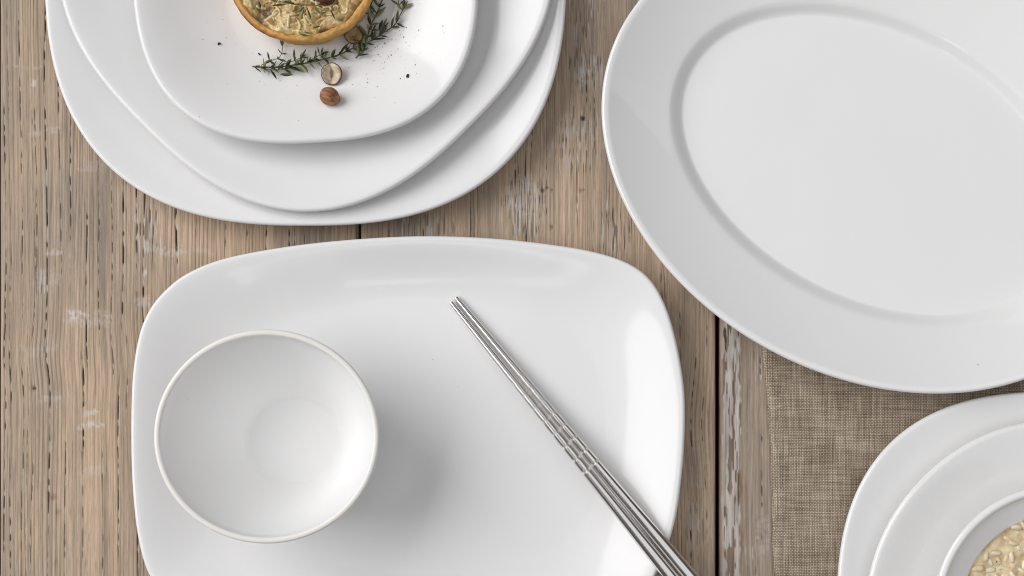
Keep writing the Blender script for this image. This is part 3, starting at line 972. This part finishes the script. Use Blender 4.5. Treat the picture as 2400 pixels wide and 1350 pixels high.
def sprig(label, stems, seed, lift=0.0022, step=0.0042, group='thyme sprigs beside the tart', pale=0.3):
    """stems: list of (pixel polyline, r0, r1, leaf size)"""
    rnd = random.Random(seed)
    root = link('thyme_sprig', None)
    o0 = drop(*stems[0][0][0], 0.0)
    root.location = o0
    for si, (pl, r0, r1, ls) in enumerate(stems):
        P = catmull_open(pl, 10)
        pts = []
        for i, (x, y) in enumerate(P):
            l = r0 + lift * (0.35 + 0.65 * math.sin(PI * min(1, 0.15 + i / len(P)))) + 0.0006 * noise.noise(Vector((i * .4, si, 0)))
            pts.append(drop(x, y, l) - o0)
        rad = [r0 + (r1 - r0) * i / (len(pts) - 1) for i in range(len(pts))]
        V, F = tube(pts, rad, 7)
        link('stem', mesh('stem', V, F, M_STEM), root)
        acc = rnd.uniform(0.2, 1) * step; side = rnd.random() * PI
        for i in range(1, len(pts)):
            seg = (pts[i] - pts[i - 1]); acc += seg.length
            if acc > step:
                acc = 0
                ang = math.atan2(seg.y, seg.x) - PI / 2
                side += PI / 2 + rnd.uniform(-.3, .3)
                spread = abs(math.cos(side)) * 0.9 + 0.25
                for sgn in (-1, 1):
                    if rnd.random() < 0.08: continue
                    put_leaf(root, pts[i] + Vector((0, 0, 0.0003)), ang + sgn * spread * rnd.uniform(.3, 1.35), rnd.uniform(-0.15, .45) + 0.45 * abs(math.sin(side)) * (1 if sgn > 0 else -.2), rnd.uniform(-.9, .9), ls * rnd.uniform(.5, 1.35), rnd, pale)
                if rnd.random() < 0.5:   # tiny young pair in the axil
                    for sgn in (-1, 1):
                        put_leaf(root, pts[i] + Vector((0, 0, 0.0006)), ang + sgn * rnd.uniform(.1, .7), rnd.uniform(.1, .8), rnd.uniform(-1, 1), ls * rnd.uniform(.35, .6), rnd, pale)
        # tip bunch
        seg = pts[-1] - pts[-3]; ang = math.atan2(seg.y, seg.x) - PI / 2
        if si > 0 or stems[0][3] > 0:
            for q in range(3): put_leaf(root, pts[-1], ang + (q - 1) * 0.55 + rnd.uniform(-.2, .2), rnd.uniform(0, .4), rnd.uniform(-.8, .8), ls * rnd.uniform(.6, 1.05), rnd, pale)
    tag(root, label, 'thyme', group)
    return root


def catmull_open(pts, per):
    P = [np.array(p, float) for p in pts]
    P = [2 * P[0] - P[1]] + P + [2 * P[-1] - P[-2]]
    out = []
    for k in range(1, len(P) - 2):
        p0, p1, p2, p3 = P[k - 1:k + 3]
        for i in range(per):
            f = i / per
            out.append(0.5 * ((2 * p1) + (-p0 + p2) * f + (2 * p0 - 5 * p1 + 4 * p2 - p3) * f * f + (-p0 + 3 * p1 - 3 * p2 + p3) * f ** 3))
    out.append(P[-2])
    return out


sprig('long thyme sprig curving below the tart, its bare stalk end at the left', [
    ([(592, 156), (640, 158), (700, 151), (745, 142), (790, 130), (830, 112), (862, 100), (900, 76), (925, 58), (938, 35), (946, 20)], 0.00050, 0.00030, 1.0),
    ([(612, 153), (632, 143), (655, 134), (662, 112), (656, 90)], 0.00026, 0.00018, .85),
    ([(660, 152), (690, 142), (705, 135)], 0.00026, 0.00018, .8),
    ([(712, 150), (738, 135), (752, 128)], 0.00026, 0.00018, .9),
    ([(612, 160), (640, 164), (668, 163)], 0.00025, 0.00018, .8),
], 5, step=0.0040)
sprig('upright thyme sprig leaning along the right side of the tart', [
    ([(834, 136), (852, 118), (860, 92), (868, 62), (880, 38), (890, 15), (900, -12), (908, -40)], 0.00048, 0.00030, 1.0),
    ([(866, 68), (880, 72), (896, 66)], 0.00025, 0.00018, .85),
    ([(880, 40), (868, 22), (866, 8)], 0.00025, 0.00018, .85),
    ([(940, 20), (934, 6), (936, -14)], 0.00025, 0.00018, .85),
], 11, step=0.0037, pale=.18)
lf = link('thyme_leaf', LEAVES[4])
lf.location = drop(657, 174, 0.0004); lf.rotation_euler = (0.0, 0.5, -PI / 2); lf.scale = (0.9,) * 3
tag(lf, 'single loose thyme leaf fallen just below the long sprig', 'leaf')

# thyme and a nut baked on top of the tart
rnd = random.Random(3)


def on_tart(px, py, dz=0.0015): return at(px, py, ZF3 + HT + dz) - tc0


gsp = link('thyme_garnish', None, tart)
path = [on_tart(x, y, .003) for x, y in catmull_open([(650, 2), (690, 10), (735, 12), (765, 14)], 6)]
V, F = tube(path, [0.0003] * len(path), 6)
link('stem', mesh('stem', V, F, M_STEM), gsp)
for (px, py, a) in [(652, 6, 1.2), (672, 9, 1.9), (700, -2, .6), (712, 12, 2.6), (720, 18, 3.3), (735, 14, -2.3), (738, 2, .4), (712, 16, 2.9), (690, 8, 1.3), (745, 4, -.3)]:
    put_leaf(gsp, on_tart(px, py, .0035), a, rnd.uniform(-.1, .3), rnd.uniform(-.8, .8), rnd.uniform(.75, 1.15), rnd)
for (px, py, a) in [(712, 75, -1.9), (724, 84, 1.4), (785, 45, .5), (610, 22, .2), (755, 60, 2.0)]:
    put_leaf(tart, on_tart(px, py, .0005), a, 0.0, rnd.uniform(-.5, .5), .7, rnd)


# hazelnuts
def nut_rings(R, half=False, seed=0):
    """axis along +Z (the striped axis), pointed at the top"""
    rings = []
    m = 22; n = 40
    for i in range(m + 1):
        a = PI * (i + 0.3) / (m + 0.6)
        z = -math.cos(a); r = math.sin(a)
        if z > 0.55: r *= 1 - 0.35 * ((z - 0.55) / 0.45) ** 2; z *= 1 + 0.16 * ((z - 0.55) / 0.45) ** 2
        r *= (1.02 - 0.06 * z)
        rg = []
        for j in range(n):
            t = 2 * PI * j / n
            k = 1 + 0.022 * noise.noise(Vector((math.cos(t) * 6, math.sin(t) * 6, seed))) + 0.03 * noise.noise(Vector((math.cos(t) * 1.4, math.sin(t) * 1.4, z + seed)))
            rg.append((R * r * k * math.cos(t), R * r * k * math.sin(t), R * z * 0.96))
        rings.append(rg)
    return rings


V, F = loft(nut_rings(0.0060, seed=1))
hz = link('hazelnut', mesh('hazelnut', V, F, M_SKIN))
hz.location = drop(773, 226, 0.0048)
hz.rotation_euler = Vector((0.92, -0.36, 0.05)).to_track_quat('Z', 'Y').to_euler()
hz.scale = (0.84, 0.84, 0.98)
tag(hz, 'whole striped brown hazelnut, lowest on the smallest plate', 'hazelnut', 'hazelnuts on the smallest plate')


def half_nut(px, py, R, tilt, skin, kern, label, seed, flake=False):
    root = link('hazelnut_half', None)
    root.location = drop(px, py, 0.0002)
    n = 44
    rng = []

    def k_(t): return 1 + 0.07 * noise.noise(Vector((math.cos(t) * 1.6, math.sin(t) * 1.6, seed))) + 0.02 * noise.noise(Vector((math.cos(t) * 7, math.sin(t) * 7, seed)))
    for i in range(9):
        a = PI / 2 * (i + .4) / 8.4
        rng.append([(R * math.sin(a) * k_(2 * PI * j / n) * math.cos(2 * PI * j / n), R * math.sin(a) * k_(2 * PI * j / n) * math.sin(2 * PI * j / n), R * 0.66 * (1 - math.cos(a))) for j in range(n)])
    zt = R * 0.66
    rng.append([(p[0] * .94, p[1] * .94, zt + .0002) for p in rng[-1]])
    V, F = loft(rng, True, False)
    sk = link('skin', mesh('skin', V, F, skin), root)
    top = rng[-1]
    rr_ = []
    for (k, dz) in ((1.0, -.0001), (.97, .00015), (.9, .0003), (.7, .0002), (.45, 0.0), (.34, -.0004), (.2, -.0012), (.08, -.0014)):
        rr_.append([(p[0] * k + (1 - k) * .0002, p[1] * k, zt + dz + 0.00025 * noise.noise(Vector((p[0] * k * 700, p[1] * k * 700, seed)))) for p in top])
    V, F = loft(rr_, False, True)
    link('kernel', mesh('kernel', V, F, kern), root)
    if flake:   # torn papery skin still covering one side of the cut face
        V = [(-R * 0.12, 0.0, zt + .00045)]; m = 26
        for i in range(m + 1):
            t = math.radians(95 + 170 * i / m)
            for q, kk in enumerate((0.42, 0.93)):
                e = 1 + 0.22 * noise.noise(Vector((i * .9, q * 5, seed))) * (1 - q)
                V.append((R * kk * e * k_(t) * math.cos(t), R * kk * e * k_(t) * math.sin(t), zt + .00055 - .0003 * q))
        F = []
        for i in range(m): F += [(1 + 2 * i, 2 + 2 * i, 4 + 2 * i, 3 + 2 * i), (0, 1 + 2 * i, 3 + 2 * i)]
        link('skin_flake', mesh('skin_flake', V, F, M_FLAKE), root)
    root.rotation_euler = tilt
    tag(root, label, 'hazelnut', 'hazelnuts on the smallest plate')
    return root


half_nut(782, 176, 0.0062, (0.10, -0.12, 0.0), M_SKIND, M_KERN, 'pale cut hazelnut half lying just above the whole hazelnut', 3, True)
half_nut(828, 88, 0.0056, (-0.15, 0.22, 0.2), M_SKIND, M_KERND, 'browner hazelnut half tucked against the tart crust behind thyme', 8)
V, F = loft(nut_rings(0.0055, seed=6))
nt_ = link('baked_nut', mesh('baked_nut', V, F, M_SKIND), tart)
nt_.location = on_tart(766, -10, -0.003)
nt_.rotation_euler = (1.2, 0.4, 0.6)

# crumbs and ground pepper
for (px, py, r, lab) in [(515, 104, 0.0011, 'dark herb crumb alone at the left of the smallest plate'), (956, 178, 0.0011, 'dark pepper crumb alone near the right rim of the smallest plate'), (608, 127, 0.0008, 'tiny dark herb crumb above the stalk end of the long thyme sprig')]:
    pv = []; pf = []
    c = drop(px, py, 0.0004)
    for q in range(3): speck(pv, pf, (rnd.uniform(-1, 1) * r * .7, rnd.uniform(-1, 1) * r * .5, rnd.uniform(0, .3) * r), r * .8, rnd)
    o = link('crumb', mesh('crumb', pv, pf, M_PEPPER, smooth=False))
    o.location = c
    tag(o, lab, 'crumb', 'dark crumbs scattered on the smallest plate')
pv = []; pf = []
rnd = random.Random(31)
for i in range(230):
    x = rnd.gauss(900, 52); y = 118 + rnd.gauss(0, 34) - (x - 900) * 0.25
    if math.hypot(x - 705, y + 70) < 185: continue
    if not (770 < x < 1060 and -40 < y < 270): continue
    c = drop(x, y, 0.00008)
    r = 0.00011 + 0.00042 * rnd.random() ** 5
    speck(pv, pf, tuple(c), r, rnd)
for i in range(60):
    x = rnd.uniform(420, 1040); y = rnd.uniform(20, 300)
    if math.hypot(x - 705, y + 70) < 190: continue
    speck(pv, pf, tuple(drop(x, y, 0.00005)), rnd.uniform(.0001, .00022), rnd)
o = link('ground_pepper', mesh('ground_pepper', pv, pf, M_PEPPER, smooth=False))
tag(o, 'fine ground pepper sprinkled right of the thyme on the smallest plate', 'pepper', kind='stuff')
